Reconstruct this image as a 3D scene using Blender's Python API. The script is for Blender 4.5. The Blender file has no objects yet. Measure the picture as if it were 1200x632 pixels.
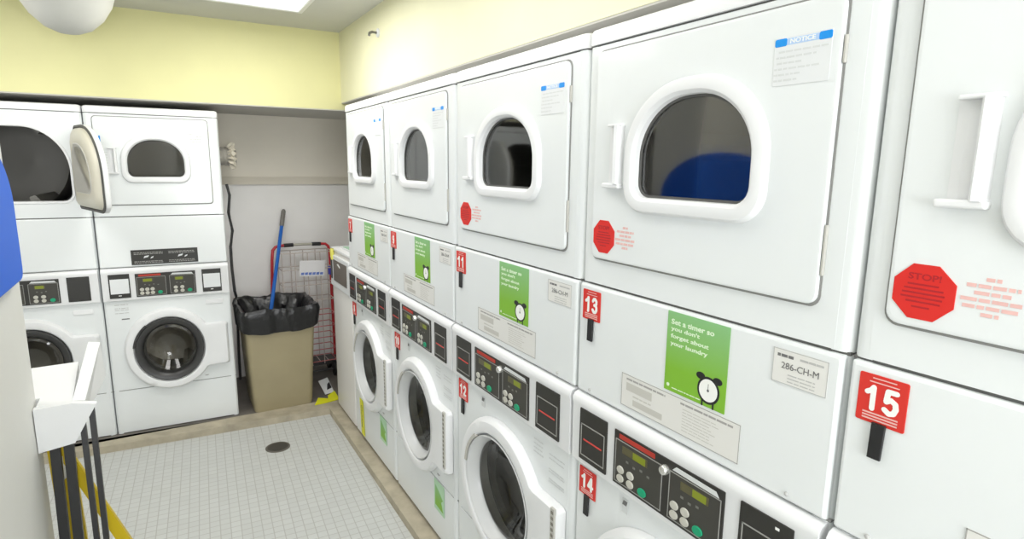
import bpy, bmesh, math, random
from mathutils import Vector, Matrix
random.seed(7)
S = bpy.context.scene
COL = S.collection
PI = math.pi

# ------------------------------------------------------------------ camera
FPX = 682.84
CAM = Vector((-0.8846, -3.2255, 1.5338))
FW = Vector((0.50621, 0.84458, -0.17455))
UP = Vector((0.07933, 0.15590, 0.98458))
cd = bpy.data.cameras.new('camera'); cam = bpy.data.objects.new('camera', cd); COL.objects.link(cam)
cd.sensor_width = 36.0; cd.sensor_fit = 'HORIZONTAL'; cd.lens = FPX/1200*36.0
cd.clip_start = 0.02; cd.clip_end = 50
FW.normalize(); RT = FW.cross(UP).normalized(); UP = RT.cross(FW)
cam.matrix_world = Matrix.Translation(CAM) @ Matrix((RT, UP, -FW)).transposed().to_4x4()
S.camera = cam

# ------------------------------------------------------------------ world, exposure
w = bpy.data.worlds.new('world'); S.world = w; w.use_nodes = True
w.node_tree.nodes['Background'].inputs[0].default_value = (0.95, 0.98, 1, 1)
w.node_tree.nodes['Background'].inputs[1].default_value = 0.25
S.view_settings.view_transform = 'Standard'; S.view_settings.look = 'None'
S.view_settings.gamma = 1; S.view_settings.use_curve_mapping = False
S.view_settings.exposure = 0.08

CEIL = 2.33
PANEL_POWER = 7.6
SHARE = [1.75, .62, .35, 1.4]
LIGHTS = [(-0.49, -0.35, 0.60, 1.00), (-0.46, -1.75, 0.60, 1.20), (-0.46, -3.5, 0.60, 1.20), (-1.9, -0.3, 0.6, 1.0)]
for i, (x, y, sx, sy) in enumerate(LIGHTS):
    ld = bpy.data.lights.new('panel_light', 'AREA'); ld.shape = 'RECTANGLE'; ld.size = sx*0.95; ld.size_y = sy*0.95
    ld.energy = PANEL_POWER*SHARE[i]*sx*sy/0.6; ld.color = (1.0, 0.985, 0.95)
    lo = bpy.data.objects.new('panel_light', ld); COL.objects.link(lo); lo.location = (x, y, CEIL-0.03)

# added fill for the back recess, set in a made-up window behind the camera
ld = bpy.data.lights.new('recess_fill', 'AREA'); ld.shape = 'RECTANGLE'; ld.size = 2.2; ld.size_y = 1.3; ld.energy = 100; ld.color = (.96, .98, 1)
lo = bpy.data.objects.new('recess_fill', ld); COL.objects.link(lo); lo.location = (-1.3, -5.15, 1.45); lo.rotation_euler = (math.radians(90), 0, 0)

# ------------------------------------------------------------------ materials
def mat(name, col, rough=0.5, metal=0.0, spec=0.5, coat=0.0, emit=None, es=1.0, alpha=None):
    m = bpy.data.materials.new(name); m.use_nodes = True
    b = m.node_tree.nodes['Principled BSDF']
    b.inputs['Base Color'].default_value = (*col, 1); b.inputs['Roughness'].default_value = rough
    b.inputs['Metallic'].default_value = metal; b.inputs['Specular IOR Level'].default_value = spec
    b.inputs['Coat Weight'].default_value = coat
    if emit: b.inputs['Emission Color'].default_value = (*emit, 1); b.inputs['Emission Strength'].default_value = es
    return m
def noisy(m, scale, amt, bump=0.0, detail=4):
    nt = m.node_tree; b = nt.nodes['Principled BSDF']; c = b.inputs['Base Color'].default_value[:]
    tc = nt.nodes.new('ShaderNodeTexCoord'); n = nt.nodes.new('ShaderNodeTexNoise'); n.inputs['Scale'].default_value = scale
    n.inputs['Detail'].default_value = detail; nt.links.new(tc.outputs['Object'], n.inputs['Vector'])
    r = nt.nodes.new('ShaderNodeValToRGB'); r.color_ramp.elements[0].position = .3; r.color_ramp.elements[1].position = .7
    r.color_ramp.elements[0].color = (*[v*(1-amt) for v in c[:3]], 1); r.color_ramp.elements[1].color = (*[min(1, v*(1+amt)) for v in c[:3]], 1)
    nt.links.new(n.outputs['Fac'], r.inputs['Fac']); nt.links.new(r.outputs['Color'], b.inputs['Base Color'])
    if bump:
        bn = nt.nodes.new('ShaderNodeBump'); bn.inputs['Strength'].default_value = bump; bn.inputs['Distance'].default_value = .01
        nt.links.new(n.outputs['Fac'], bn.inputs['Height']); nt.links.new(bn.outputs['Normal'], b.inputs['Normal'])
    return m
M = {}
M['white'] = noisy(mat('white_enamel', (.795, .825, .83), .32, coat=.15), 3, .015)
M['white2'] = mat('white_plastic', (.82, .83, .84), .38)
M['cream'] = mat('cream_plastic', (.74, .71, .60), .4)
M['gap'] = mat('gap_dark', (.13, .13, .125), .8); M['seam'] = mat('seam_grey', (.30, .30, .29), .8)
M['black'] = mat('black_panel', (.022, .021, .018), .38)
M['overlay'] = mat('dark_overlay', (.045, .043, .036), .5)
M['greyline'] = mat('overlay_outline', (.32, .32, .30), .5)
M['red'] = mat('red_sticker', (.66, .028, .018), .55)
M['stop'] = mat('red_octagon', (.68, .018, .012), .5)
M['stopink'] = mat('dark_red_ink', (.42, .01, .015), .5)
M['pink'] = mat('pale_red_ink', (.80, .50, .47), .5)
M['redink'] = mat('red_ink', (.65, .06, .05), .5)
M['ink'] = mat('grey_ink', (.50, .50, .49), .6)
M['inkd'] = mat('dark_ink', (.16, .16, .16), .6)
M['inkm'] = mat('mid_ink', (.36, .355, .34), .6); M['strip'] = mat('red_strip', (.45, .035, .02), .5)
M['inkl'] = mat('light_ink', (.66, .68, .68), .6)
M['label'] = mat('clear_label', (.76, .755, .725), .35)
M['labelw'] = mat('white_label', (.76, .78, .79), .45)
M['blue'] = mat('blue_label', (.0, .28, .80), .4)
M['blue2'] = mat('pale_blue', (.45, .62, .88), .4)
M['wink'] = mat('white_ink', (.90, .91, .88), .5)
M['cap_black'] = mat('black_plastic', (.012, .012, .013), .4)
M['btn'] = mat('silver_button', (.55, .54, .48), .35)
M['gbtn'] = mat('green_button', (.0, .33, .16), .4)
M['lcd'] = mat('yellow_green_display', (.16, .19, .01), .3, emit=(.45, .55, .02), es=.12)
M['lcdoff'] = mat('dim_display', (.10, .09, .04), .3)
M['chrome'] = mat('chrome_lock', (.75, .75, .72), .25, metal=.8)
M['steel'] = mat('drum_steel', (.60, .57, .50), .35, metal=.5)
M['galv'] = mat('drum_galvanised', (.66, .62, .54), .5, metal=.1)
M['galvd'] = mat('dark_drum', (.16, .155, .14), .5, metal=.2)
M['ring'] = mat('dark_grey_door_ring', (.045, .045, .045), .35)
M['rubber'] = mat('grey_gasket', (.10, .10, .095), .6)
M['green_lab'] = None
M['laundry'] = noisy(mat('blue_laundry', (.012, .045, .26), .9), 14, .3, .3)
M['blueboard'] = mat('blue_board', (.01, .13, .72), .5)
M['darkgrey'] = mat('dark_metal', (.05, .05, .05), .5)
def glass(name, tint, refl=.1):
    m = bpy.data.materials.new(name); m.use_nodes = True; nt = m.node_tree; nt.nodes.clear()
    o = nt.nodes.new('ShaderNodeOutputMaterial'); mx = nt.nodes.new('ShaderNodeMixShader')
    t = nt.nodes.new('ShaderNodeBsdfTransparent'); t.inputs[0].default_value = (*tint, 1)
    g = nt.nodes.new('ShaderNodeBsdfGlossy'); g.inputs['Roughness'].default_value = .05
    f = nt.nodes.new('ShaderNodeFresnel'); f.inputs['IOR'].default_value = 1.5
    a = nt.nodes.new('ShaderNodeMath'); a.operation = 'MULTIPLY_ADD'; a.inputs[1].default_value = 1.0; a.inputs[2].default_value = refl; a.use_clamp = True
    nt.links.new(f.outputs[0], a.inputs[0]); nt.links.new(a.outputs[0], mx.inputs[0]); nt.links.new(t.outputs[0], mx.inputs[1])
    nt.links.new(g.outputs[0], mx.inputs[2]); nt.links.new(mx.outputs[0], o.inputs[0]); return m
M['dglass'] = glass('smoked_dryer_glass', (.62, .60, .55), .08)
M['wglass'] = glass('washer_door_glass', (.62, .61, .57), .02)
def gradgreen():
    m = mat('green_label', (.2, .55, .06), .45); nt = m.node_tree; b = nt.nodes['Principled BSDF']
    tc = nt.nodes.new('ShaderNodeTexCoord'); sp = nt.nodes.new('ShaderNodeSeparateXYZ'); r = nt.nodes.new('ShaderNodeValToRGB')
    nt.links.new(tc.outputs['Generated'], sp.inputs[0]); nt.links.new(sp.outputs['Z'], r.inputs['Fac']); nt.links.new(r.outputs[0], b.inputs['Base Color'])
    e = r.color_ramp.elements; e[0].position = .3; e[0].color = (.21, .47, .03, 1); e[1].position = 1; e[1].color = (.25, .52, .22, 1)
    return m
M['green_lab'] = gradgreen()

# ------------------------------------------------------------------ mesh building.  local frame: u right, d toward the viewer, z up -> (u,-d,z)
class MB:
    def __init__(s): s.v = []; s.f = []
    def add(s, pts): n = len(s.v); s.v += [tuple(p) for p in pts]; return list(range(n, n+len(pts)))
    def loft(s, loops, cap0=True, cap1=True, closed=True):
        ids = [s.add(l) for l in loops]; n = len(ids[0])
        for a, b in zip(ids, ids[1:]):
            for i in range(n if closed else n-1):
                j = (i+1) % n; s.f.append((a[i], a[j], b[j], b[i]))
        if cap0: s.f.append(tuple(reversed(ids[0])))
        if cap1: s.f.append(tuple(ids[-1]))
        return s
    def box(s, x0, x1, y0, y1, z0, z1):
        P = lambda z: [(x0, y0, z), (x1, y0, z), (x1, y1, z), (x0, y1, z)]
        return s.loft([P(z0), P(z1)])
    def build(s, name, m, parent=None, smooth=False, normals=True):
        me = bpy.data.meshes.new(name); me.from_pydata(s.v, [], s.f); me.validate()
        if normals:
            bm = bmesh.new(); bm.from_mesh(me); bmesh.ops.recalc_face_normals(bm, faces=bm.faces); bm.to_mesh(me); bm.free()
        me.materials.append(m)
        if smooth:
            for p in me.polygons: p.use_smooth = True
            try: me.set_sharp_from_angle(angle=math.radians(35))
            except Exception: pass
        o = bpy.data.objects.new(name, me); COL.objects.link(o)
        if parent: o.parent = parent
        return o
def F(pts, d): return [(u, -d, z) for u, z in pts]
def rrect(u0, u1, z0, z1, r=.0, n=5, rt=None):
    """rounded rectangle outline; rt=(rx,rz) makes large elliptical top corners"""
    r = max(r, 1e-4); P = []
    tx, tz = rt if rt else (r, r); N = n if not rt else 14
    for cx, cz, a0, rx, rz, k in ((u1-r, z0+r, -90, r, r, n), (u1-tx, z1-tz, 0, tx, tz, N), (u0+tx, z1-tz, 90, tx, tz, N), (u0+r, z0+r, 180, r, r, n)):
        for i in range(k+1):
            a = math.radians(a0+90*i/k); P.append((cx+rx*math.cos(a), cz+rz*math.sin(a)))
    return P
def inset(P, k, c=None):
    us = [p[0] for p in P]; zs = [p[1] for p in P]; cu = (min(us)+max(us))/2; cz = (min(zs)+max(zs))/2
    su = 1-2*k/(max(us)-min(us)); sz = 1-2*k/(max(zs)-min(zs))
    return [(cu+(u-cu)*su, cz+(z-cz)*sz) for u, z in P]
def plate(mb, P, d0, d1, bev=.002):
    bev = min(bev, (d1-d0)*.9)
    mb.loft([F(P, d0), F(P, d1-bev), F(inset(P, bev*.35), d1-bev*.3), F(inset(P, bev), d1)]); return mb
def rplate(mb, u0, u1, z0, z1, d0, d1, r=.004, bev=.002): return plate(mb, rrect(u0, u1, z0, z1, r), d0, d1, bev)
def circ(cu, cz, r, n=48, rz=None): return [(cu+r*math.cos(2*PI*i/n), cz+(rz or r)*math.sin(2*PI*i/n)) for i in range(n)]
def cast(poly, c, ang):
    dx, dz = math.cos(ang), math.sin(ang); best = None
    for (x0, z0), (x1, z1) in zip(poly, poly[1:]+poly[:1]):
        ex, ez = x1-x0, z1-z0; den = dx*ez-dz*ex
        if abs(den) < 1e-12: continue
        t = ((x0-c[0])*ez-(z0-c[1])*ex)/den; s_ = ((x0-c[0])*dz-(z0-c[1])*dx)/den
        if t > 0 and -1e-6 <= s_ <= 1+1e-6 and (best is None or t > best): best = t
    return (c[0]+dx*best, c[1]+dz*best)
def star(polys, c, n=64, corners=None):
    A = [2*PI*i/n for i in range(n)]
    for p in (corners or []): A.append(math.atan2(p[1]-c[1], p[0]-c[0]) % (2*PI))
    A = sorted(set(round(a, 5) for a in A))
    return [[cast(p, c, a) for a in A] for p in polys]
def tube(mb, pts, r, n=10):
    pts = [Vector(p) for p in pts]; loops = []
    for i, p in enumerate(pts):
        t = (pts[min(i+1, len(pts)-1)]-pts[max(i-1, 0)]).normalized()
        a = Vector((0, 0, 1)) if abs(t.z) < .9 else Vector((1, 0, 0))
        x = t.cross(a).normalized(); y = t.cross(x)
        rr = r[i] if isinstance(r, (list, tuple)) else r
        loops.append([tuple(p+x*rr*math.cos(2*PI*k/n)+y*rr*math.sin(2*PI*k/n)) for k in range(n)])
    # keep rings aligned
    for i in range(1, len(loops)):
        best = min(range(n), key=lambda s: (Vector(loops[i][s])-Vector(loops[i-1][0])).length - 0)
        loops[i] = loops[i][best:]+loops[i][:best]
    return mb.loft(loops)
_tc = {}
def text_geo(txt, bold=.0):
    k = (txt, bold)
    if k in _tc: return _tc[k]
    cu = bpy.data.curves.new('lettering', 'FONT'); cu.body = txt; cu.size = 1; cu.offset = bold; cu.extrude = .004; cu.resolution_u = 3
    o = bpy.data.objects.new('lettering', cu); COL.objects.link(o)
    bpy.context.view_layer.update()
    me = bpy.data.meshes.new_from_object(o.evaluated_get(bpy.context.evaluated_depsgraph_get()))
    V = [tuple(v.co) for v in me.vertices]; Fc = [tuple(p.vertices) for p in me.polygons]
    bpy.data.objects.remove(o); bpy.data.curves.remove(cu); bpy.data.meshes.remove(me)
    x0 = min(v[0] for v in V); x1 = max(v[0] for v in V); y0 = min(v[1] for v in V); y1 = max(v[1] for v in V)
    _tc[k] = ([((v[0]-x0)/(x1-x0), (v[1]-y0)/(y1-y0), (v[2]+.004)/.008) for v in V], Fc, (x1-x0)/(y1-y0)); return _tc[k]
def text(mb, txt, u0, z0, h, d, wd=None, bold=.0, th=.0004, rot=False):
    V, Fc, asp = text_geo(txt, bold); wd = wd or h*asp
    if rot: ids = mb.add([(u0+y*h, -(d+z*th), z0-x*wd) for x, y, z in V])
    else: ids = mb.add([(u0+x*wd, -(d+z*th), z0+y*h) for x, y, z in V])
    for f in Fc: mb.f.append(tuple(ids[i] for i in f))
def bars(mb, rows, d, h=.003, th=.0003):
    """rows of print: (u0,u1,z)"""
    for u0, u1, z in rows: mb.loft([F([(u0, z), (u1, z), (u1, z+h), (u0, z+h)], d), F([(u0, z), (u1, z), (u1, z+h), (u0, z+h)], d+th)])
def words(u0, u1, z, rnd, word=.012, gap=.003):
    out = []; u = u0
    while u < u1-.002:
        e = min(u1, u+word*(.5+rnd.random())); out.append((u, e, z)); u = e+gap
    return out
def thing(name, label, cat, loc=(0, 0, 0), rz=0, group=None):
    o = bpy.data.objects.new(name, None); COL.objects.link(o); o.empty_display_size = .1
    o.location = loc; o.rotation_euler = (0, 0, rz); o['label'] = label; o['category'] = cat
    if group: o['group'] = group
    return o
def tag(o, label, cat, group=None):
    o['label'] = label; o['category'] = cat
    if group: o['group'] = group
    return o
def struct(o): o['kind'] = 'structure'; return o

# ------------------------------------------------------------------ room
TH = math.radians(-3.04)
def backpt(t, off=0):      # along the back row, t metres to the left of its right end, off metres toward the back
    return (-0.5743-t*math.cos(TH)-off*math.sin(TH), 0.597-t*math.sin(TH)+off*math.cos(TH))
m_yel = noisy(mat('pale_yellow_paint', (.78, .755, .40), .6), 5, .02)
m_yel_lit = noisy(mat('pale_yellow_paint_lit', (.86, .845, .60), .6), 5, .02)  # same yellow paint; the light washing the right bulkhead is put into its colour
m_ceil = noisy(mat('ceiling_paint', (.62, .62, .58), .8), 5, .02)
m_bwall = noisy(mat('beige_wallboard', (.84, .79, .69), .6), 4, .03)
m_lwall = noisy(mat('grey_white_wallboard', (.88, .865, .845), .45), 4, .03)
m_wall = noisy(mat('white_wall_paint', (.74, .74, .71), .6), 4, .02)
m_plat = noisy(mat('brown_floor_tile', (.16, .145, .13), .5), 9, .2)
m_curb = noisy(mat('beige_concrete_curb', (.43, .385, .29), .7), 12, .18, .15)
def tilemat():
    m = mat('white_mosaic_tile', (.60, .61, .59), .45); nt = m.node_tree; b = nt.nodes['Principled BSDF']
    tc = nt.nodes.new('ShaderNodeTexCoord'); mp = nt.nodes.new('ShaderNodeMapping'); mp.inputs['Rotation'].default_value = (0, 0, -TH)
    br = nt.nodes.new('ShaderNodeTexBrick'); br.offset = 0; br.inputs['Scale'].default_value = 1
    br.inputs['Brick Width'].default_value = .0415; br.inputs['Row Height'].default_value = .0415
    br.inputs['Mortar Size'].default_value = .0022; br.inputs['Mortar Smooth'].default_value = .4
    br.inputs['Color1'].default_value = (.60, .615, .60, 1); br.inputs['Color2'].default_value = (.57, .585, .57, 1); br.inputs['Mortar'].default_value = (.45, .45, .43, 1)
    nt.links.new(tc.outputs['Object'], mp.inputs[0]); nt.links.new(mp.outputs[0], br.inputs[0]); nt.links.new(br.outputs['Color'], b.inputs['Base Color'])
    bp = nt.nodes.new('ShaderNodeBump'); bp.inputs['Strength'].default_value = .4; bp.inputs['Distance'].default_value = .002; bp.invert = True
    nt.links.new(br.outputs['Fac'], bp.inputs['Height']); nt.links.new(bp.outputs[0], b.inputs['Normal']); return m
ZT = -.06; ZP = -.02
struct(MB().box(-3.2, .0, -5.2, .58, ZT-.05, ZT).build('floor', tilemat()))
struct(MB().box(-3.2, .82, .57, 1.34, ZT-.05, ZP).build('floor', m_plat))
struct(MB().box(.03, .82, -5.2, .57, ZT-.05, ZP).build('floor', m_plat))
# curb : right run and back run (mitred)
def curb(outl, name):
    mb = MB(); mb.loft([[(x, y, ZT) for x, y in outl], [(x, y, -.024) for x, y in outl], [(x*.999+cx*.001, y, -.02) for (x, y), cx in zip(outl, [0]*len(outl))]])
    return struct(mb.build(name, m_curb))
curb([(-.07, -5.1), (.035, -5.1), (.035, .56), (-.062, .415)], 'trim_1')
curb([(-.062, .4151), (.035, .5601), (-.58, .57), (-3.1, .695), (-3.1, .578), (-1.3, .497)], 'trim_2')
struct(MB().box(-3.2, .82, -5.2, 1.34, CEIL, CEIL+.06).build('ceiling', m_ceil))
struct(MB().box(-3.2, .82, 1.30, 1.36, ZT, 1.395).build('wall_back', m_lwall))
struct(MB().box(-3.2, .82, 1.30, 1.36, 1.395, CEIL).build('wall_back', m_bwall))
mb = MB(); mb.box(-3.2, .76, 1.278, 1.30, 1.385, 1.425); mb.box(-3.2, .76, 1.270, 1.30, 1.425, 1.437); struct(mb.build('trim_3', mat('beige_batten', (.70, .65, .55), .6)))
struct(MB().box(.76, .82, -5.2, 1.36, ZT, CEIL).build('wall_right', m_lwall))
struct(MB().box(-3.26, -3.2, -5.2, 1.36, ZT, CEIL).build('wall_left', m_wall))
mb = MB(); mb.box(-3.2, -2.45, -5.26, -5.2, ZT, CEIL); mb.box(-.15, .82, -5.26, -5.2, ZT, CEIL); mb.box(-2.45, -.15, -5.26, -5.2, ZT, .75); mb.box(-2.45, -.15, -5.26, -5.2, 2.15, CEIL); struct(mb.build('wall_front', m_wall))
wn = MB()
for q in [(-2.45, -.15, .75, .79), (-2.45, -.15, 2.11, 2.15), (-2.45, -2.41, .79, 2.11), (-.19, -.15, .79, 2.11), (-1.32, -1.28, .79, 2.11)]: wn.box(q[0], q[1], -5.25, -5.21, q[2], q[3])
struct(wn.build('added_window_1', M['white2']))  # unseen window frame, added to go with the fill light
struct(MB().box(-1.40, -1.27, -5.2, -1.012, ZT, CEIL).build('wall_left', m_wall))
# yellow bulkheads above the machines, grey undersides
m_soff = mat('soffit_grey', (.60, .585, .54), .7)
def quadbox(P, z0, z1, name, m): return struct(MB().loft([[(x, y, z0) for x, y in P], [(x, y, z1) for x, y in P]]).build(name, m))
BB = [(-3.2, .71), (.13, .575), (.76, .575), (.76, 1.30), (-3.2, 1.30)]
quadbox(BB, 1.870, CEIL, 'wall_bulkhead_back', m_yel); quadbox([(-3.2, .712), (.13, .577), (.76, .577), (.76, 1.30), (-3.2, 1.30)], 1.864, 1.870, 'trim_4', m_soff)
quadbox([(.13, -5.2), (.76, -5.2), (.76, .575), (.13, .575)], 1.913, CEIL, 'wall_bulkhead_right', m_yel_lit); quadbox([(.132, -5.2), (.76, -5.2), (.76, .575), (.132, .575)], 1.907, 1.913, 'trim_5', m_soff)

# ------------------------------------------------------------------ ceiling lights
m_lamp = mat('lamp_diffuser', (.9, .9, .9), .5, emit=(1, .99, .97), es=.62)
for i, (x, y, sx, sy) in enumerate(LIGHTS):
    lab = ['white ceiling light panel nearest the back yellow wall', 'white ceiling light panel above the middle of the aisle', 'white ceiling light panel at the near end of the aisle, farthest from the back wall', 'white ceiling light panel on the left above the back washers'][i]
    if i in (1, 2, 3): pass
    t = thing('ceiling_light', lab, 'ceiling light', (x, y, CEIL), 0, 'ceiling light panels')
    mb = MB(); P = lambda a, z: [(-sx/2+a, -sy/2+a, z), (sx/2-a, -sy/2+a, z), (sx/2-a, sy/2-a, z), (-sx/2+a, sy/2-a, z)]
    mb.loft([P(-.02, 0), P(-.02, -.012), P(.0, -.012), P(.0, -.002)], cap1=False); mb.build('frame', M['white2'], t)
    MB().loft([P(.001, -.001), P(.001, -.008)]).build('diffuser', m_lamp, t)
# pale domed fixture at left
t = thing('ceiling_fixture', 'pale rounded dome-shaped fixture hanging under the ceiling at the left', 'ceiling fixture', (-1.17, .02, CEIL))
mb = MB(); prof = [(.19, 0), (.19, -.05), (.165, -.13), (.13, -.19), (.085, -.235), (.04, -.255), (.004, -.26)]
mb.loft([[(r*math.cos(2*PI*k/40), r*math.sin(2*PI*k/40), z) for k in range(40)] for r, z in prof]); mb.build('dome', noisy(mat('frosted_dome', (.66, .66, .62), .6), 5, .02), t, smooth=True)
mb = MB(); mb.loft([[(r*math.cos(2*PI*k/40), r*math.sin(2*PI*k/40), z) for k in range(40)] for r, z in [(.205, 0), (.205, -.02), (.192, -.025)]]); mb.build('collar', M['white2'], t, smooth=True)
t = thing('wall_hook', 'small grey spigot fitting on the bright yellow wall near the corner', 'wall fitting', (.13, -.18, 2.195))
MB().loft([[(-d, r*math.cos(2*PI*k/16), r*math.sin(2*PI*k/16)) for k in range(16)] for d, r in [(0, .022), (.006, .022), (.01, .01)]]).build('mounting_plate', M['labelw'], t)
tube(MB(), [(-.008, 0, 0), (-.035, -.004, 0), (-.05, -.012, -.008), (-.055, -.02, -.02)], .007).build('spout', mat('grey_fitting', (.2, .2, .17), .4, metal=.5), t, smooth=True)

# ------------------------------------------------------------------ stacked washer dryer
H = 1.846; ZS = 1.255; ZC = .973; ZTOE = .2576
WIN = lambda k: rrect(.194-k, .486+k, 1.472-k, 1.672+k, .032+k*.8, 6, rt=(.135+k*.9, .12+k*.8))
WC = (.325, .482)
def hull(P):
    P = sorted(set(P)); cr = lambda o, a, b: (a[0]-o[0])*(b[1]-o[1])-(a[1]-o[1])*(b[0]-o[0])
    lo = []; up = []
    for p in P:
        while len(lo) > 1 and cr(lo[-2], lo[-1], p) <= 0: lo.pop()
        lo.append(p)
    for p in reversed(P):
        while len(up) > 1 and cr(up[-2], up[-1], p) <= 0: up.pop()
        up.append(p)
    return lo[:-1]+up[:-1]
DOOR_OUT = [(WC[0]+.243*math.cos(math.radians(a)), WC[1]+.243*math.sin(math.radians(a))) for a in range(32, 329, 4)]+[(.56, .350), (.645, .353), (.655, .363), (.655, .601), (.645, .611), (.56, .612)]

DG = {'0': [[(.5, 1), (.15, .85), (.08, .5), (.15, .15), (.5, 0), (.85, .15), (.92, .5), (.85, .85), (.5, 1)]],
 '1': [[(.12, .74), (.42, .84), (.60, 1.0), (.60, 0)]],
 '2': [[(.1, .72), (.2, .93), (.5, 1), (.82, .92), (.88, .7), (.75, .5), (.12, 0), (.92, 0)]],
 '3': [[(.1, .82), (.3, .98), (.6, 1), (.86, .86), (.84, .64), (.62, .53), (.42, .53)], [(.62, .53), (.88, .42), (.92, .2), (.7, .02), (.35, 0), (.08, .16)]],
 '4': [[(.72, 0), (.72, 1), (.05, .28), (.98, .28)]],
 '5': [[(.88, 1), (.24, 1), (.16, .52), (.5, .64), (.86, .52), (.93, .28), (.78, .06), (.45, 0), (.08, .14)]],
 '6': [[(.85, .88), (.5, 1), (.18, .82), (.08, .4), (.2, .08), (.5, 0), (.84, .1), (.92, .33), (.78, .56), (.45, .6), (.14, .42)]],
 '7': [[(.06, 1), (.94, 1), (.55, .5), (.38, 0)]],
 '8': [[(.5, 1), (.18, .9), (.18, .65), (.5, .53), (.82, .65), (.82, .9), (.5, 1)], [(.5, .53), (.12, .4), (.1, .14), (.5, 0), (.9, .14), (.88, .4), (.5, .53)]],
 '9': [[(.15, .12), (.5, 0), (.82, .18), (.92, .6), (.8, .92), (.5, 1), (.16, .9), (.08, .67), (.22, .44), (.55, .4), (.86, .58)]]}
DC = [0]
def digits(mb, num, u0, z0, h, wd, d, sw=.19):
    n = len(num); cw = wd/n; hw = h*sw/2
    for k, c in enumerate(num):
        a0 = u0+cw*k+hw+cw*.02; aw = cw*.96-2*hw
        for st in DG[c]:
            pts = [(a0+x*aw, z0+hw+y*(h-2*hw)) for x, y in st]
            for p in pts:
                DC[0] += 1; e_ = .0003+.00002*(DC[0] % 40); mb.loft([F(circ(p[0], p[1], hw, 12), d), F(circ(p[0], p[1], hw, 12), d+e_)])
            for (x0, y0), (x1, y1) in zip(pts, pts[1:]):
                L_ = math.hypot(x1-x0, y1-y0); nx = -(y1-y0)/L_*hw; ny = (x1-x0)/L_*hw; Q = [(x0-nx, y0-ny), (x1-nx, y1-ny), (x1+nx, y1+ny), (x0+nx, y0+ny)]
                DC[0] += 1; e_ = .0003+.00002*(DC[0] % 40); mb.loft([F(Q, d), F(Q, d+e_)])
def number_tag(t, num, u0, z0, w_=.068, h_=.074, d=.0, tilt=0, tail=True, rnd=random):
    s = rplate(MB(), u0, u0+w_, z0, z0+h_, d, d+.0012, .003, .0004).build('number_tag', M['red'], t)
    s['label'] = 'red number tag reading %s' % num
    mb = MB(); n = len(num)
    if n == 2: digits(mb, num, u0+w_*.10, z0+h_*.25, h_*.54, w_*.78, d+.0013)
    else: digits(mb, num, u0+w_*.30, z0+h_*.25, h_*.54, w_*.40, d+.0013)
    mb.build('numerals', M['wink'], s)
    mb = MB(); bars(mb, [(u0+w_*.22, u0+w_*.82, z0+h_*.84), (u0+w_*.28, u0+w_*.76, z0+h_*.92)], d+.0013, .0016); bars(mb, [(u0+w_*.14, u0+w_*.86, z0+h_*.19), (u0+w_*.14, u0+w_*.86, z0+h_*.13), (u0+w_*.14, u0+w_*.86, z0+h_*.07)], d+.0013, .0022)
    mb.build('fine_print', M['pink'], s)
    if tail:
        uu = u0+w_*.38
        P = [(uu, z0+.003), (uu+.019, z0+.003), (uu+.017, z0-.052), (uu-.001, z0-.052)]
        plate(MB(), P, d+.0012, d+.006, .001).build('tag_strap', M['cap_black'], t)
def octagon(t, u, z, r, d, W_=1):
    P = [(u+r*math.cos(PI/8+i*PI/4), z+r*math.sin(PI/8+i*PI/4)) for i in range(8)]
    s = plate(MB(), P, d, d+.001, .0003).build('stop_sticker', M['stop'], t); s['label'] = 'red octagonal stop sticker'
    mb = MB(); text(mb, 'STOP!', u-.02, z+.0165, .009, d+.001, .040, .02)
    bars(mb, [(u-.020, u+.018, z+.009), (u-.024, u+.024, z+.003), (u-.026, u+.026, z-.003), (u-.027, u+.024, z-.009), (u-.020, u+.022, z-.015), (u-.012, u+.010, z-.022)], d+.001, .0024)
    mb.build('lettering', M['stopink'], s)
def stop_text(t, u, z, d, short=False):
    rows = [(-.008, .008, .026), (-.028, .028, .017), (-.019, .020, .008), (-.033, .032, -.001), (-.030, .028, -.010), (-.009, .010, -.019)]
    mb = MB(); rn = random.Random(3)
    for a, b, zz in rows:
        bars(mb, words(u+a, u+b, z+zz, rn, .012, .0022), d, .0048, .0004)
    o = mb.build('warning_text', M['pink'], t); o['label'] = 'pale red printed warning lines'
def notice(t, u0, z1, d, faint=False, k=1.0):
    w_ = .098*k
    s = rplate(MB(), u0, u0+w_, z1-.075*k, z1, d, d+.0008, .002, .0002).build('notice_sticker', M['labelw'], t)
    mb = MB(); h = .012*k
    for a, b in ((0, .22), (.78, 1)): plate(mb, rrect(u0+w_*a, u0+w_*b, z1-h-.002, z1-.002, .003), d+.0008, d+.0014, .0003)
    mb.build('blue_bar', M['blue'], s)
    mb = MB(); plate(mb, rrect(u0+w_*.2, u0+w_*.8, z1-h-.001, z1-.003, .001), d+.0008, d+.0011, .0002); mb.build('bar_centre', M['blue2'], s)
    mb = MB(); text(mb, 'NOTICE', u0+w_*.28, z1-h+.0008, h*.58, d+.0012, w_*.44, .02); mb.build('lettering', M['wink'], s)
    mb = MB(); rn = random.Random(5)
    for i, (a, b) in enumerate([(.08, .95), (.04, .8), (.06, .55), (.02, .85), (.02, .5), (.02, .45)]):
        bars(mb, words(u0+w_*a, u0+w_*b, z1-.024*k-i*.0088*k, rn, .01, .002), d+.0008, .0028*k)
    mb.build('print', M['inkl'], s)
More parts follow.
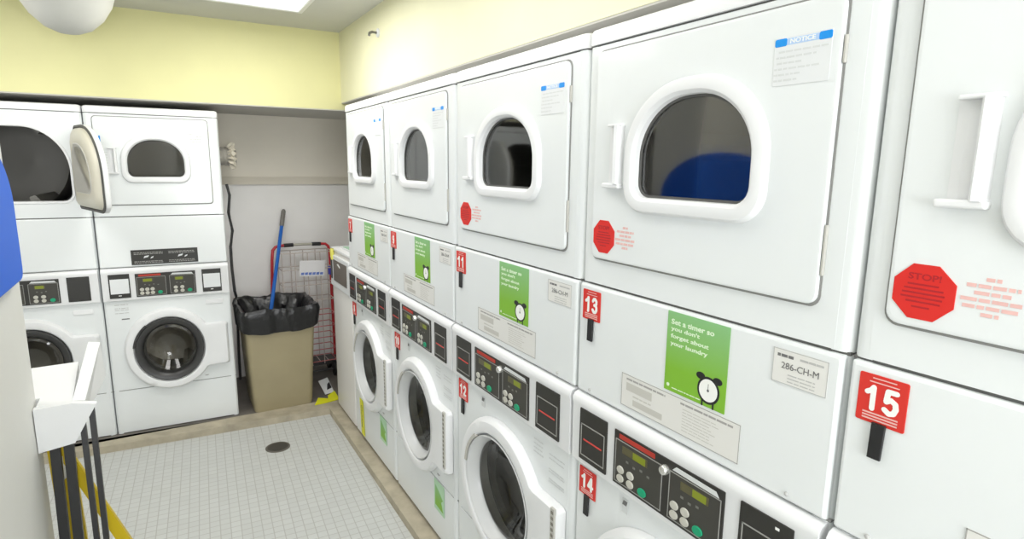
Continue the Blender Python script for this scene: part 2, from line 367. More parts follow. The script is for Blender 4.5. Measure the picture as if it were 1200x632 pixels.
def green_sticker(t, u0, u1, z0, z1, d):
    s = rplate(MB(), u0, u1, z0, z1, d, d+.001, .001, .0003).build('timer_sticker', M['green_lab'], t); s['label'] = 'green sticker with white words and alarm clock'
    W_ = u1-u0; Hh = z1-z0; mb = MB()
    for i, (tx, ww) in enumerate([('Set a timer so', .70), ("you don't", .48), ('forget about', .63), ('your laundry', .62)]):
        text(mb, tx, u0+W_*.07, z0+Hh*(.845-i*.092), Hh*.066, d+.001, W_*ww, .022)
    bars(mb, words(u0+W_*.14, u0+W_*.62, z0+Hh*.045, random.Random(2), .01, .002), d+.001, .002)
    plate(mb, circ(u0+W_*.07, z0+Hh*.075, .004, 12), d+.001, d+.0014, .0002)
    mb.build('lettering', mat('pale_green_white_ink', (.72, .86, .62), .5) if 'pgw' not in M else M['pgw'], s)
    c = (u0+W_*.74, z0+Hh*.20); R = W_*.155; mb = MB()
    plate(mb, circ(*c, R*1.12, 32), d+.001, d+.0014, .0002)
    for sx in (-1, 1):
        bc = (c[0]+sx*R*.85, c[1]+R*1.0); plate(mb, [(bc[0]+R*.42*math.cos(a)*1.1, bc[1]+R*.3*math.sin(a)) for a in [2*PI*i/16 for i in range(16)]], d+.001, d+.0015, .0002)
        plate(mb, [(c[0]+sx*R*.55-.002, c[1]-R*1.4), (c[0]+sx*R*.55+.002, c[1]-R*1.4), (c[0]+sx*R*.55+.002, c[1]-R*.9), (c[0]+sx*R*.55-.002, c[1]-R*.9)], d+.001, d+.0014, .0002)
    mb.build('clock_outline', M['cap_black'], s)
    mb = MB(); plate(mb, circ(*c, R*.92, 32), d+.0014, d+.0018, .0002); mb.build('clock_face', M['wink'], s)
    mb = MB(); plate(mb, circ(*c, R*.12, 10), d+.0018, d+.0021, .0001)
    plate(mb, [(c[0]-.0006, c[1]), (c[0]+.0006, c[1]), (c[0]+.0006, c[1]+R*.55), (c[0]-.0006, c[1]+R*.55)], d+.0018, d+.0021, .0001)
    mb.build('clock_hands', M['inkd'], s)
M['pgw'] = mat('pale_green_white_ink', (.74, .87, .66), .5)
def instr_label(t, u0, u1, z0, z1, d, strong=1):
    s = rplate(MB(), u0, u1, z0, z1, d, d+.0008, .001, .0002).build('instruction_label', M['label'], t); s['label'] = 'pale clear label with two columns of small print'
    mb = MB(); e = .0016
    fr = [(u0, u1, z0, z0+e), (u0, u1, z1-e, z1), (u0, u0+e, z0, z1), (u1-e, u1, z0, z1)]
    for a, b, c_, d_ in fr: rplate(mb, a, b, c_, d_, d+.0008, d+.0011, .0002, .0001)
    Wd = u1-u0; Hh = z1-z0; rn = random.Random(9)
    bars(mb, words(u0+Wd*.05, u0+Wd*.42, z1-Hh*.16, rn, .02, .002), d+.0008, .0042); bars(mb, words(u0+Wd*.55, u0+Wd*.95, z1-Hh*.16, rn, .02, .002), d+.0008, .0042)
    mb.build('label_border', M['inkm'], s)
    mb = MB()
    rplate(mb, u0+Wd*.05, u0+Wd*.30, z1-Hh*.48, z1-Hh*.24, d+.0008, d+.0011, .001, .0001)
    bars(mb, words(u0+Wd*.12, u0+Wd*.3, z1-Hh*.62, rn, .016, .002), d+.0008, .0035)
    rplate(mb, u0+Wd*.12, u0+Wd*.4, z1-Hh*.88, z1-Hh*.70, d+.0008, d+.0011, .001, .0001)
    for i in range(8): bars(mb, words(u0+Wd*.57, u0+Wd*(.78+.1*rn.random()), z1-Hh*(.28+i*.083), rn, .018, .002), d+.0008, .0016)
    mb.build('print', mat('label_print', (.56, .55, .51), .5), s)
def serial_label(t, u0, u1, z0, z1, d):
    s = rplate(MB(), u0, u1, z0, z1, d, d+.0008, .001, .0002).build('serial_label', M['label'], t); s['label'] = 'small framed label with handwritten serial code'
    mb = MB(); e = .0013
    for a, b, c_, d_ in [(u0, u1, z0, z0+e), (u0, u1, z1-e, z1), (u0, u0+e, z0, z1), (u1-e, u1, z0, z1)]: rplate(mb, a, b, c_, d_, d+.0008, d+.0011, .0002, .0001)
    W_ = u1-u0; Hh = z1-z0; rn = random.Random(4)
    bars(mb, words(u0+W_*.5, u0+W_*.92, z1-Hh*.2, rn, .02, .001), d+.0008, .0035)
    for i in range(3): bars(mb, words(u0+W_*.3, u0+W_*.8, z0+Hh*(.08+.1*i), rn, .016, .002), d+.0008, .0018)
    mb.build('print', M['ink'], s)
    mb = MB(); text(mb, '286-CH-M', u0+W_*.17, z0+Hh*.45, Hh*.19, d+.0009, W_*.68, .0); bars(mb, words(u0+W_*.08, u0+W_*.38, z1-Hh*.22, rn, .008, .0015), d+.0008, .005)
    mb.build('lettering', M['inkd'], s)
def side_display(t, u0, u1, z0, z1, d, kind='full'):
    p = rplate(MB(), u0, u1, z0, z1, d, d+.003, .002, .0008).build('card_panel', M['black'], t)
    if kind == 'plain': return p
    if kind == 'paper':
        p['label'] = 'black payment panel covered by a white paper'
        rplate(MB(), u0+.007, u1-.006, z0+.025, z1-.027, d+.003, d+.0042, .001, .0003).build('paper_cover', M['labelw'], p)
        mb = MB(); bars(mb, [(u0+.045, u0+.06, z0+.012)], d+.003, .004); mb.build('white_mark', M['wink'], p); return p
    a, b, c_, e_ = u0+.007, u1-.007, z0+.012, z1-.038; e = .0028; mb = MB()
    for q in [(a, b, c_, c_+e), (a, b, e_-e, e_), (a, a+e, c_, e_), (b-e, b, c_, e_)]: rplate(mb, *q, d+.003, d+.0036, .0004, .0002)
    mb.build('outline', M['greyline'], p)
    if kind == 'full':
        mb = MB(); bars(mb, [(u0+.018, u1-.018, (c_+e_)/2)], d+.003, .004, .0005); mb.build('red_line', M['redink'], p)
    else:
        mb = MB(); bars(mb, [(u1-.034, u1-.026, z1-.016)], d+.003, .005, .0005); mb.build('white_dot', M['wink'], p)
def keypad(t, d, u0=.175, u1=.495, z0=.803, z1=.935, back=False):
    p = rplate(MB(), u0, u1, z0, z1, d, d+.003, .002, .0008).build('control_panel', M['black'], t)
    W_ = u1-u0; um = u0+W_*.52
    halves = [(u0+.006, um-.008), (um+.012, u1-.006)]
    mb = MB(); e = .0022
    for a, b in halves:
        for q in [(a, b, z0+.006, z0+.006+e), (a, b, z1-.022, z1-.022+e), (a, a+e, z0+.006, z1-.02), (b-e, b, z0+.006, z1-.02)]: rplate(mb, *q, d+.003, d+.0038, .0003, .0002)
    mb.build('outline', M['greyline'], p)
    mb = MB()
    for a, b in halves: rplate(mb, a+e, b-e, z0+.008, z1-.022, d+.003, d+.0034, .001, .0001)
    mb.build('overlay', M['overlay'], p)
    r_ = MB(); rplate(r_, u0+.018, u0+W_*.42, z1-.016, z1-.005, d+.003, d+.004, .001, .0002); r_.build('red_strip', M['strip'], p)
    s_ = MB(); plate(s_, [(um+.02, z1-.016), (u1-.012, z1-.018), (u1-.02, z1-.008), (um+.03, z1-.006)], d+.003, d+.004, .0002); s_.build('white_strip', M['inkl'], p)
    for i, (a, b) in enumerate(halves):
        wd = b-a; da = a+wd*(.42 if i else .34) if not back else a+wd*.2
        rplate(MB(), da-wd*.18 if not back else da, da+wd*.36, z1-.048, z1-.030, d+.0034, d+.0042, .001, .0002).build('display', M['lcdoff'], p)
        rplate(MB(), da+(wd*.06 if not back else .004), da+wd*.32, z1-.047, z1-.031, d+.0042, d+.0048, .001, .0002).build('lit_digits', M['lcd'], p)
        mb = MB(); bars(mb, [(a+wd*.25+k*wd*.15, a+wd*.25+k*wd*.15+.008, z1-.066-(k % 2)*.004) for k in range(4 if i == 0 else 3)], d+.0034, .005, .0003)
        mb.build('symbols', mat('dim_symbol', (.16, .16, .14), .5) if 'dim' not in M else M['dim'], p)
        cols = [a+wd*.14, a+wd*.36] if not back else ([a+wd*.16, a+wd*.34, a+wd*.52] if i == 0 else [a+wd*.22, a+wd*.48])
        for cu in cols:
            for row in (0, 1):
                plate(MB(), circ(cu, z0+.020+row*.021, .0115, 16, .0095), d+.0034, d+.0065, .0015).build('button', M['btn'], p)
        plate(MB(), circ(a+wd*(.62 if not back else .78), z0+.020, .013, 16, .010), d+.0034, d+.007, .0015).build('start_button', M['gbtn'], p)
    if not back:
        mb = MB(); mb.loft([F(circ(um+.001, z1-.024, r, 20), dd) for r, dd in [(.011, d+.002), (.011, d+.012), (.009, d+.015), (.004, d+.016)]]); mb.build('lock', M['chrome'], p, smooth=True)
    return p
M['dim'] = mat('dim_symbol', (.17, .17, .15), .5)

def washer_door(t, d0, strip=True):
    C2 = WC; loops = [DOOR_OUT, inset(DOOR_OUT, .004), inset(DOOR_OUT, .012), circ(*C2, .205, 90), circ(*C2, .196, 90), circ(*C2, .186, 90)]
    cor = [(.645, .611), (.655, .601), (.655, .363), (.645, .353), (.56, .612), (.56, .350)]
    L = star(loops, C2, 96, cor); D = [d0, d0+.022, d0+.030, d0+.034, d0+.031, d0+.012]
    L = [L[0], L[0]]+L[1:]; D = [d0, d0+.014]+D[1:]
    mb = MB(); mb.loft([F(l, d) for l, d in zip(L, D)], cap0=False, cap1=False)
    dr = mb.build('washer_door', M['white2'], t, smooth=True)
    dark = not strip
    rg = MB(); prof = [(.1865, .012), (.1865, .030), (.182, .036), (.166, .034), (.150, .022), (.143, .006), (.143, -.03)] if dark else [(.1865, .012), (.1865, .029), (.184, .031), (.178, .026), (.168, .006), (.163, -.006), (.163, -.012)]
    rg.loft([F(circ(*C2, r, 72), d0+dd) for r, dd in prof], cap0=False, cap1=False); rg.build('door_ring', M['ring'] if dark else M['ring2'], dr, smooth=True)
    g = MB(); gk = 1 if dark else .164/.1435; go = 0 if dark else -.026
    prof = [(.1435, .018), (.13, .022), (.11, .008), (.09, -.02), (.06, -.035), (.03, -.04), (.002, -.041)]
    g.loft([F(circ(*C2, r*gk, 56), d0+dd+go) for r, dd in prof], cap0=False, cap1=True); g.build('door_glass', M['wglass'], dr, smooth=True)
    # grip recess, upper left
    gp = MB(); a0, a1 = math.radians(128), math.radians(172); N = 12; P = []
    for i in range(N+1): a = a0+(a1-a0)*i/N; P.append((C2[0]+.199*math.cos(a), C2[1]+.199*math.sin(a)))
    for i in range(N+1): a = a1+(a0-a1)*i/N; P.append((C2[0]+.188*math.cos(a), C2[1]+.188*math.sin(a)))
    gp.loft([F(P, d0+.02), F(P, d0+.0345)]); gp.build('door_grip', M['hg'] if strip else M['ring'], dr)
    if strip:
        s = rplate(MB(), .628, .646, .38, .612, d0+.026, d0+.0325, .002, .001).build('hinge_strip', mat('hinge_grey', (.50, .49, .45), .5) if 'hg' not in M else M['hg'], dr)
        mb = MB()
        for k in range(13): rplate(mb, .632, .642, .388+k*.0172, .397+k*.0172, d0+.0325, d0+.0335, .001, .0003)
        mb.build('hinge_slots', M['hg2'], dr)
M['ring2'] = mat('pale_grey_ring', (.62, .63, .63), .3); M['hg'] = mat('hinge_grey', (.50, .49, .45), .5); M['hg2'] = mat('hinge_slot', (.20, .19, .16), .6)

def drum(t, c, r, dmax, m, d_in=-.05, name='drum', paddles=3):
    mb = MB(); mb.loft([F(circ(*c, r, 56), d) for d in (d_in, -dmax)]+[F(circ(*c, r*.6, 56), -dmax-.02), F(circ(*c, .02, 56), -dmax-.005)], cap0=False)
    o = mb.build(name, m, t, smooth=True)
    for k in range(paddles):
        a = 2*PI*k/paddles+.9; mb = MB(); x, z = math.cos(a), math.sin(a); px, pz = -z, x
        P = lambda q, h: [(c[0]+x*(r-.001)+px*q, c[1]+z*(r-.001)+pz*q), (c[0]+x*(r-h)+px*q*.4, c[1]+z*(r-h)+pz*q*.4), (c[0]+x*(r-h)-px*q*.4, c[1]+z*(r-h)-pz*q*.4), (c[0]+x*(r-.001)-px*q, c[1]+z*(r-.001)-pz*q)]
        mb.loft([F(P(.035, r*.26), d_in-.02), F(P(.035, r*.26), -dmax)]); mb.build('drum_paddle', m, o)
    return o

def machine(label, loc, rz, wid, num_top, num_bot, back=False, hs=1.0, opts=None):
    opts = opts or {}
    t = thing('stacked_washer_dryer', label, 'washing machine', loc, rz, 'stacked machines along the back wall' if back else 'stacked machines in the long right row'); W = .686
    k = wid/W
    # --- cabinet: side shell with rounded front edges, recessed dark core and front panels
    r = .017; DEP = .70; g = .0015
    def sec(z, e=0):
        P = []
        for i in range(6): a = PI/2*i/5; P.append((g+r-r*math.cos(a)+e, r-r*math.sin(a)))       # left front corner
        for i in range(6): a = PI/2*i/5; P.append((W-g-r+r*math.sin(a)-e, r-r*math.cos(a)))
        return [(u, y, z) for u, y in P]+[(W-g, DEP, z), (g, DEP, z)]
    # front panels carry holes, so shell is made of left, right, back, top strips in one mesh
    mb = MB()
    for side in (0, 1):
        pts = []
        for i in range(6):
            a = PI/2*i/5; u = g+r-r*math.cos(a); y = r-r*math.sin(a); pts.append((u if side == 0 else W-u, y))
        pts.append((g+.030 if side == 0 else W-g-.030, 0)); pts.append((g+.030 if side == 0 else W-g-.030, .01)); pts.append((g+.012 if side == 0 else W-g-.012, .03)); pts.append((g+.012 if side == 0 else W-g-.012, DEP)); pts.append((g if side == 0 else W-g, DEP))
        for z0, z1 in ((.0, ZC-.002), (ZC+.001, ZS-.002), (ZS+.002, H-.04)):
            mb.loft([[(u, y, z) for u, y in pts] for z in (z0, z1)])
    mb.box(g+.013, W-g-.013, DEP-.01, DEP, 0.0, H-.04); mb.box(g+.013, W-g-.013, .03, DEP-.01, 0, .02); mb.box(g+.013, W-g-.013, .03, DEP-.01, H-.06, H-.04)
    mb.box(g+.013, W-g-.013, .30, .62, ZC, ZC+.03) if 0 else None
    cab = mb.build('cabinet', M['white'], t, smooth=True)
    # dark inner seams
    for zz, e_, q_ in ((ZS, .0028, 'gap'), (ZC, .003, 'seam'), (H-.039, .0022, 'gap'), (ZTOE, .002, 'seam')):
        mb = MB(); mb.box(.003, W-.003, .004, .5, zz-e_, zz+e_); mb.build('seam_gasket', M[q_], t)
    # feet
    mb = MB(); mb.box(.03, W-.03, .03, .66, -.0195 if not back else .0005, .001); mb.build('base_frame', M['gap'], t) if not back else None
    # cap
    mb = MB()
    def capsec(z, e):
        P = rrect(g+e, W-g-e, -.004+e, DEP-e, .018, 6); return [(u, y, z) for u, y in P]
    mb.loft([capsec(H-.037, 0), capsec(H-.012, 0), capsec(H-.004, .003), capsec(H, .012)]); mb.build('top_cap', M['white2'], t, smooth=True)
    # dryer front with window hole
    a, b = .0265, W-.0265; wc = (.335, 1.565)
    rect = [(a, ZS+.003), (b, ZS+.003), (b, H-.041), (a, H-.041)]
    L = star([rect, WIN(.006)], wc, 72, rect); mb = MB()
    mb.loft([F(L[0], -.02), F(L[0], .0004), F(L[1], .0004), F(L[1], -.02)], cap0=False, cap1=False); mb.build('dryer_front', M['white'], t)
    # dryer door
    du0, du1, dz0, dz1 = .045, .625, 1.322, 1.790
    DO = rrect(du0, du1, dz0, dz1, .018, 5)
    if not opts.get('open'):
        cc = [(du0, dz0), (du1, dz0), (du1, dz1), (du0, dz1)]
        L = star([DO, inset(DO, .0015), inset(DO, .005), WIN(.012)], wc, 96, DO[:24])
        mb = MB(); mb.loft([F(L[0], .001), F(L[0], .007), F(L[1], .0085), F(L[2], .009), F(L[3], .009), F(L[3], -.01)], cap0=False, cap1=False)
        dr = mb.build('dryer_door', M['white'], t)
        Ls = star([rrect(du0-.0042, du1+.004, dz0-.005, dz1+.004, .02, 5), WIN(.02)], wc, 96, DO[:24])
        mb = MB(); mb.loft([F(Ls[0], .0002), F(Ls[0], .002), F(Ls[1], .002)], cap0=False, cap1=False); mb.build('door_gasket', mat('gasket', (.22, .22, .21), .7) if 'gk' not in M else M['gk'], dr)
        for hz in ((1.69, 1.73), (1.37, 1.45)): rplate(MB(), du1+.0015, du1+.0055, *hz, .001, .007, .001, .001).build('hinge', M['hg'], dr)
        # window frame
        mb = MB(); pr = [(.034, .009), (.032, .015), (.028, .021), (.018, .0235), (.008, .022), (.001, .015), (.0, .004), (.0, -.02)]
        mb.loft([F(WIN(kk), dd) for kk, dd in pr], cap0=False, cap1=False); mb.build('window_frame', M['white2'], dr, smooth=True)
        mb = MB(); tl = .13 if back else 0; mb.loft([[(u, -(dd+(z-1.57)*tl), z) for u, z in WIN(.0)] for dd in (.0, -.004)]); mb.build('window_glass', M['dglass'], dr)
        mb = MB(); mb.loft([F(WIN(.0005), .0035), F(WIN(-.005), .0035), F(WIN(-.005), -.001)], cap0=False, cap1=False); mb.build('window_seal', M['rubber'], dr)
        # handle: scooped pull with lower lip
        hu0, hu1, hz0, hz1 = .102, .146, 1.494, 1.626
        mb = MB(); HP = rrect(hu0, hu1, hz0, hz1, .004, 3)
        # scooped ramp: deep on the right side, proud on the left
        prof = [(hu0, .0095), (hu0+.012, .0105), (hu1-.016, .0095), (hu1-.0155, .022), (hu1-.011, .028), (hu1-.002, .026), (hu1+.002, .009)]
        mb.loft([[(u, -d, z) for u, d in prof]+[(u, -.008, z) for u, d in reversed(prof)] for z in (hz0+.004, hz1-.002)])
        mb.build('door_handle', M['white2'], dr)
        rplate(MB(), hu0-.010, hu1+.004, hz0-.006, hz0+.005, .009, .024, .003, .003).build('handle_lip', M['white2'], dr); rplate(MB(), hu0+.002, hu1+.004, hz1-.004, hz1+.002, .009, .022, .002, .002).build('handle_rim', M['white2'], dr)
        nb = .0092
        if not back:
            octagon(t, opts.get('ou', .092), opts.get('oz', 1.375), .041, nb) if not opts.get('nostop') else None
            stop_text(t, .166, 1.373, nb) if not opts.get('nostop') else None
            notice(t, .512, 1.742, nb)
        else:
            mb = MB(); plate(mb, rrect(.068, .076, 1.64, 1.69, .003), nb, nb+.001, .0003); mb.build('blue_sticker', M['blue'], t)
            mb = MB(); plate(mb, rrect(.078, .088, 1.41, 1.45, .004), nb, nb+.001, .0003); mb.build('red_sticker', M['stop'], t)
            mb = MB(); rn = random.Random(1)
            for i in range(9): bars(mb, words(.08, .11+rn.random()*.01, 1.60-i*.014, rn, .01, .002), nb, .004)
            mb.build('side_print', M['inkl'], t)
            mb = MB(); rn = random.Random(8)
            for i, (p, q) in enumerate([(.0, .03), (.045, .075), (.01, .07), (.0, .075)]): bars(mb, words(.515+p, .515+q, 1.71-i*.014 if i else 1.71, rn, .01, .002), nb, .004)
            mb.build('notice_sticker', M['ink'], t)
    else:
        # opening lined in cream, the door swung out toward the room
        mb = MB(); OP = opts['OP']
        # rim round the mouth
        pr = [(.014, .0006), (.012, .004), (.006, .005), (.001, .003), (0, -.004), (0, -.05)]
        mb.loft([F(OP(kk), dd) for kk, dd in pr], cap0=False, cap1=False); mb.build('mouth_rim', M['white2'], t, smooth=True)
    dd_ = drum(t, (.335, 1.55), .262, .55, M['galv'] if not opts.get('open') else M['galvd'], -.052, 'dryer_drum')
    if not opts.get('open'):
        mb = MB(); L = star([circ(.335, 1.55, .262, 56), WIN(.008)], (.335, 1.56), 72); mb.loft([F(L[0], -.052), F(L[1], -.045), F(L[1], -.018)], cap0=False, cap1=False); mb.build('drum_front_ring', M['rubber'], t)
    # --- service panel between dryer and console
    rplate(MB(), .006, W-.006, ZC+.0015, ZS-.0025, -.02, .008, .004, .006).build('service_panel', M['white'], t, smooth=False)
    if not back:
        number_tag(t, num_top, .022, 1.166, d=.0085)
        green_sticker(t, .311, .469, 1.078, 1.247, .0085)
        instr_label(t, .178, .508, .995, 1.072, .0085)
        serial_label(t, .561, .660, 1.178, 1.237, .0085)
        for uu in (.06, .61): MB().loft([F(circ(uu, .988, rr, 14), dq) for rr, dq in [(.004, .006), (.004, .010), (.002, .012)]]).build('screw', M['ink'], t)
    elif opts.get('plate'):
        p = rplate(MB(), .165, .518, .984, 1.068, .0085, .0105, .002, .0006).build('brand_panel', M['black'], t); p['label'] = 'black strip with two groups of metallic marks'
        mb = MB(); rn = random.Random(12)
        for c0 in (.24, .42):
            plate(mb, [(c0-.012, 1.020), (c0+.012, 1.026), (c0+.018, 1.036), (c0-.006, 1.032)], .0105, .0112, .0002)
            plate(mb, [(c0+.024, 1.016), (c0+.038, 1.022), (c0+.042, 1.030), (c0+.028, 1.026)], .0105, .0112, .0002)
        mb.build('silver_mark', M['labelw'], p)
        mb = MB()
        for i in range(2):
            for row in (1.050, 1.042, 1.000, .992): bars(mb, words(.18+i*.18, .33+i*.17, row, rn, .012, .003), .0105, .004, .0003)
        mb.build('print', M['greyline'], p)
    # --- console
    mb = MB()
    prof = [(-.02, .968), (.004, .970), (.014, .966), (.020, .957), (.021, .948), (.0185, .940), (.0175, .795), (.016, .788), (.008, .785), (-.02, .785)]
    mb.loft([[(u, -d, z) for d, z in prof] for u in (.006, W-.006)]); mb.build('console', M['white2'], t, smooth=True)
    dc = .0182
    kd = opts.get('side', ('full', 'full'))
    side_display(t, .040, .147, .803, .938, dc, kd[0]); keypad(t, dc, back=back); side_display(t, .530, .638, .803, .938, dc, kd[1])
    # --- washer front with hole
    rect = [(a, ZTOE+.003), (b, ZTOE+.003), (b, .783), (a, .783)]
    L = star([rect, circ(*WC, .2, 90)], WC, 72, rect); mb = MB(); mb.loft([F(L[0], -.02), F(L[0], .0006), F(L[0], .0006), F(L[1], .002), F(L[1], -.06)], cap0=False, cap1=False)
    mb.build('washer_front', M['white'], t)
    washer_door(t, .002, strip=not back)
    dq = drum(t, WC, .23, .5, M['steel'], -.062, 'washer_drum')
    mb = MB(); mb.loft([F(circ(*WC, rr, 56), dp) for rr, dp in [(.231, -.062), (.20, -.058), (.16, -.045), (.135, -.055)]], cap0=False, cap1=False); mb.build('door_seal', M['rubber'], t, smooth=True)
    if not back:
        number_tag(t, num_bot, .024, .697, d=.0025)
        b_ = rplate(MB(), .192, .214, .728, .764, .0025, .0035, .002, .0003).build('badge', M['inkl'], t)
        mb = MB(); plate(mb, [(.194, .748), (.208, .748), (.212, .760), (.198, .760)], .0035, .0042, .0002); mb.build('badge_mark', M['inkd'], b_)
        mb = MB(); rn = random.Random(2)
        for i in range(4): bars(mb, words(.50, .53+.02*rn.random(), .748-i*.013, rn, .01, .002), .0025, .004)
        for zz in (.735, .722, .690, .682, .660, .652): bars(mb, words(.575, .645, zz, rn, .014, .002), .0025, .003)
        mb.build('care_label', M['inkl'], t)
    else:
        mb = MB(); rplate(mb, .540, .640, .725, .752, .0025, .006, .006, .002); mb.build('detergent_tab', M['white2'], t)
        mb = MB(); rn = random.Random(6)
        for zz in (.760, .740, .730, .712): bars(mb, words(.055, .125, zz, rn, .02, .004), .0025, .003)
        mb.build('care_label', M['ink'], t)
        mb = MB(); bars(mb, [(.085, .125, .675)], .0025, .006); mb.build('badge', M['inkd'], t)
    # --- toe panel
    rplate(MB(), .0265, W-.0265, .004, ZTOE-.002, -.02, .001, .003, .0006).build('toe_panel', M['white'], t)
    if opts.get('lowgreen'):
        u0, z0 = opts['lowgreen']
        P = [(u0, z0), (u0+.085, z0-.02), (u0+.085, z0+.095), (u0, z0+.115)]
        q = rplate(MB(), u0, u0+.10, z0-.01, z0+.125, .0025, .0035, .002, .0003).build('lower_sticker', mat('pale_green_label', (.46, .70, .47), .5), t)
        mb = MB(); plate(mb, [(u0+.01, z0+.01), (u0+.09, z0+.006), (u0+.07, z0+.045), (u0+.088, z0+.06), (u0+.045, z0+.085), (u0+.012, z0+.10)], .0035, .004, .0002); mb.build('green_shape', M['green_lab'], q)
    mb = MB(); plate(mb, [(.505, .283), (.52, .283), (.527, .289), (.503, .289)], .002, .004, .0005); mb.build('latch_mark', M['ink'], t)
    for o in [t]+list(t.children_recursive): pass
    t.scale = (k, 1, hs)
    return t
M['gk'] = mat('gasket', (.26, .26, .25), .7)

RZ = -PI/2
Y = [.0231, -.6749, -1.3606, -2.0885, -2.7591, -3.445]
LB = ['white stacked washer and dryer, farthest of the long row, beside the low white washer',
      'second farthest white stacked washer and dryer in the right row, without octagon sticker',
      'white stacked washer and dryer in the middle of the right row, upper tag reading 11',
      'second nearest white stacked washer and dryer, its dryer window showing a blue reflection',
      'nearest white stacked washer and dryer, red tag 15, cut off by the right edge']
NUM = [('7', '8'), ('9', '10'), ('11', '12'), ('13', '14'), ('15', '16')]
OPT = [dict(lowgreen=(.455, .135), nostop=True), dict(lowgreen=(.470, .13), nostop=True), {}, dict(side=('full', 'dot')), dict(ou=.090, oz=1.372)]
rowm = []
for i in range(5):
    rowm.append(machine(LB[i], (0, Y[i], 0), RZ, Y[i]-Y[i+1], *NUM[i], opts=OPT[i]))

# back row
def back_loc(t, off=0): x, y = backpt(t, off); return (x, y, -.0185)
WF = .638
mF = machine('white stacked washer and dryer beside the trash can, white paper on its panels', back_loc(WF), TH, WF, '', '', back=True, hs=.9985, opts=dict(side=('paper', 'paper'), plate=True))
OP = lambda k: rrect(.10-k, .605+k, 1.345-k, 1.725+k, .045+k*.8, 6, rt=(.21+k*.9, .22+k*.8))
_W = WIN
WIN = lambda k: OP(k)
mG = machine('white stacked washer and dryer in the back row with its dryer door hanging open', back_loc(2*WF+.002), TH, WF, '', '', back=True, hs=.9985, opts=dict(side=('plain', 'plain'), open=True, OP=OP))
WIN = _W
# open dryer door of that machine (a part of it), hinged at the right of the mouth
hub = bpy.data.objects.new('dryer_door', None)
bpy.data.objects.remove(hub)
def door_pts(P, dep, ang=math.radians(111), hx=.655, h0=.012):
    """P in door plane (s from hinge outward, z); dep along inner normal (towards -u side)"""
    ca, sa = math.cos(ang), math.sin(ang); out = []
    for s, z in P:
        # closed direction is -u; swing toward the viewer (+d)
        u = hx - s*ca - dep*sa; d = h0 + s*sa - dep*ca
        out.append((u, -d, z))
    return out
def DP(k):
    s0, s1, z0, z1 = k, .50-k, 1.305+k, 1.735-k; P = [(s0, z0), (s1-.07, z0)]
    P += [(s1-.07+.07*math.sin(a), z0+.05-.05*math.cos(a)) for a in [PI/2*i/6 for i in range(1, 7)]]
    ra = .34-1.2*k; rb = .25-.8*k
    P += [(s1-ra+ra*math.cos(a), z1-rb+rb*math.sin(a)) for a in [PI/2*i/14 for i in range(0, 15)]]
    P += [(s0+.04, z1), (s0, z1-.04)]; return P
mb = MB(); mb.loft([door_pts(DP(.006), -.012), door_pts(DP(.0), -.006), door_pts(DP(.0), .012), door_pts(DP(.005), .016)]); dG = mb.build('dryer_door', M['white2'], mG, smooth=True)
mb = MB(); mb.loft([door_pts(DP(.001), .0145), door_pts(DP(.0), .016), door_pts(DP(.010), .022), door_pts(DP(.016), .016)], cap0=False, cap1=False); mb.build('door_seal', M['rubber'], dG, smooth=True)
mb = MB(); mb.loft([door_pts(DP(.014), .014), door_pts(DP(.024), .030), door_pts(DP(.045), .044), door_pts(DP(.085), .047)]); mb.build('door_liner', M['cream'], dG, smooth=True)
mb = MB(); mb.loft([door_pts(DP(.09), .046), door_pts(DP(.095), .050), door_pts(DP(.11), .047)]); mb.build('window_glass', mat('grey_window', (.60, .59, .55), .3), dG, smooth=True)

# ------------------------------------------------------------------ low washer beyond the row
t = thing('low_washer', 'low white machine with dark display panels, between the tall row and the back wall', 'washing machine', (0, .445, 0), RZ)
Wd = .415
mb = MB(); L = rrect(0, Wd, 0, .68, .012, 4)
mb.loft([[(u, y, z) for u, y in L] for z in (.0, 1.0)]+[[(u, y, 1.012) for u, y in inset(L, .006)]]); mb.build('cabinet', noisy(mat('off_white_enamel', (.76, .745, .72), .35), 3, .02), t, smooth=True)
mb = MB(); mb.box(.02, Wd-.02, .03, .64, -.0195, .0); mb.build('base_frame', M['gap'], t)
mb = MB(); L2 = rrect(-.003, Wd+.003, -.006, .68, .012, 4); mb.loft([[(u, y, 1.0121) for u, y in L2], [(u, y, 1.024) for u, y in L2], [(u, y, 1.028) for u, y in inset(L2, .006)]]); mb.build('top_panel', M['white2'], t, smooth=True)
rplate(MB(), .005, Wd-.003, .79, .985, .0, .012, .006, .004).build('console', M['labelw'], t)
rplate(MB(), .018, .055, .835, .962, .012, .015, .002, .001).build('card_panel', M['darkgrey'], t)
rplate(MB(), .085, .375, .830, .960, .012, .015, .002, .001).build('control_panel', mat('brown_grey_panel', (.13, .11, .09), .4), t)
mb = MB(); plate(mb, [(.17, .94), (.24, .925), (.24, .935), (.20, .948)], .015, .016, .0003); mb.build('white_mark', M['wink'], t)
# tape and things on its top
t = thing('cleaning_cloth', 'flat pale green and white folded cloth on top of the low machine', 'cloth', (.10, .25, 1.0285))
mb = MB(); mb.loft([[(x*s, y*s, z) for x, y in rrect(-.07, .09, -.15, .12, .02, 4)] for s, z in ((1, 0), (1.0, .006), (.96, .010))]); mb.build('white_fold', M['labelw'], t)
mb = MB(); mb.box(-.065, .07, -.14, .05, .0101, .014); mb.build('green_fold', mat('pale_green_cloth', (.42, .62, .46), .8), t)
tag(tube(MB(), [(-.012, .38, .955), (-.014, .383, 1.0), (-.012, .383, 1.024)], [.010, .012, .011]).build('tape_strip', mat('yellow_tape_a', (.72, .68, .12), .5)), 'yellow tape wad on the front top corner of the low machine', 'tape')

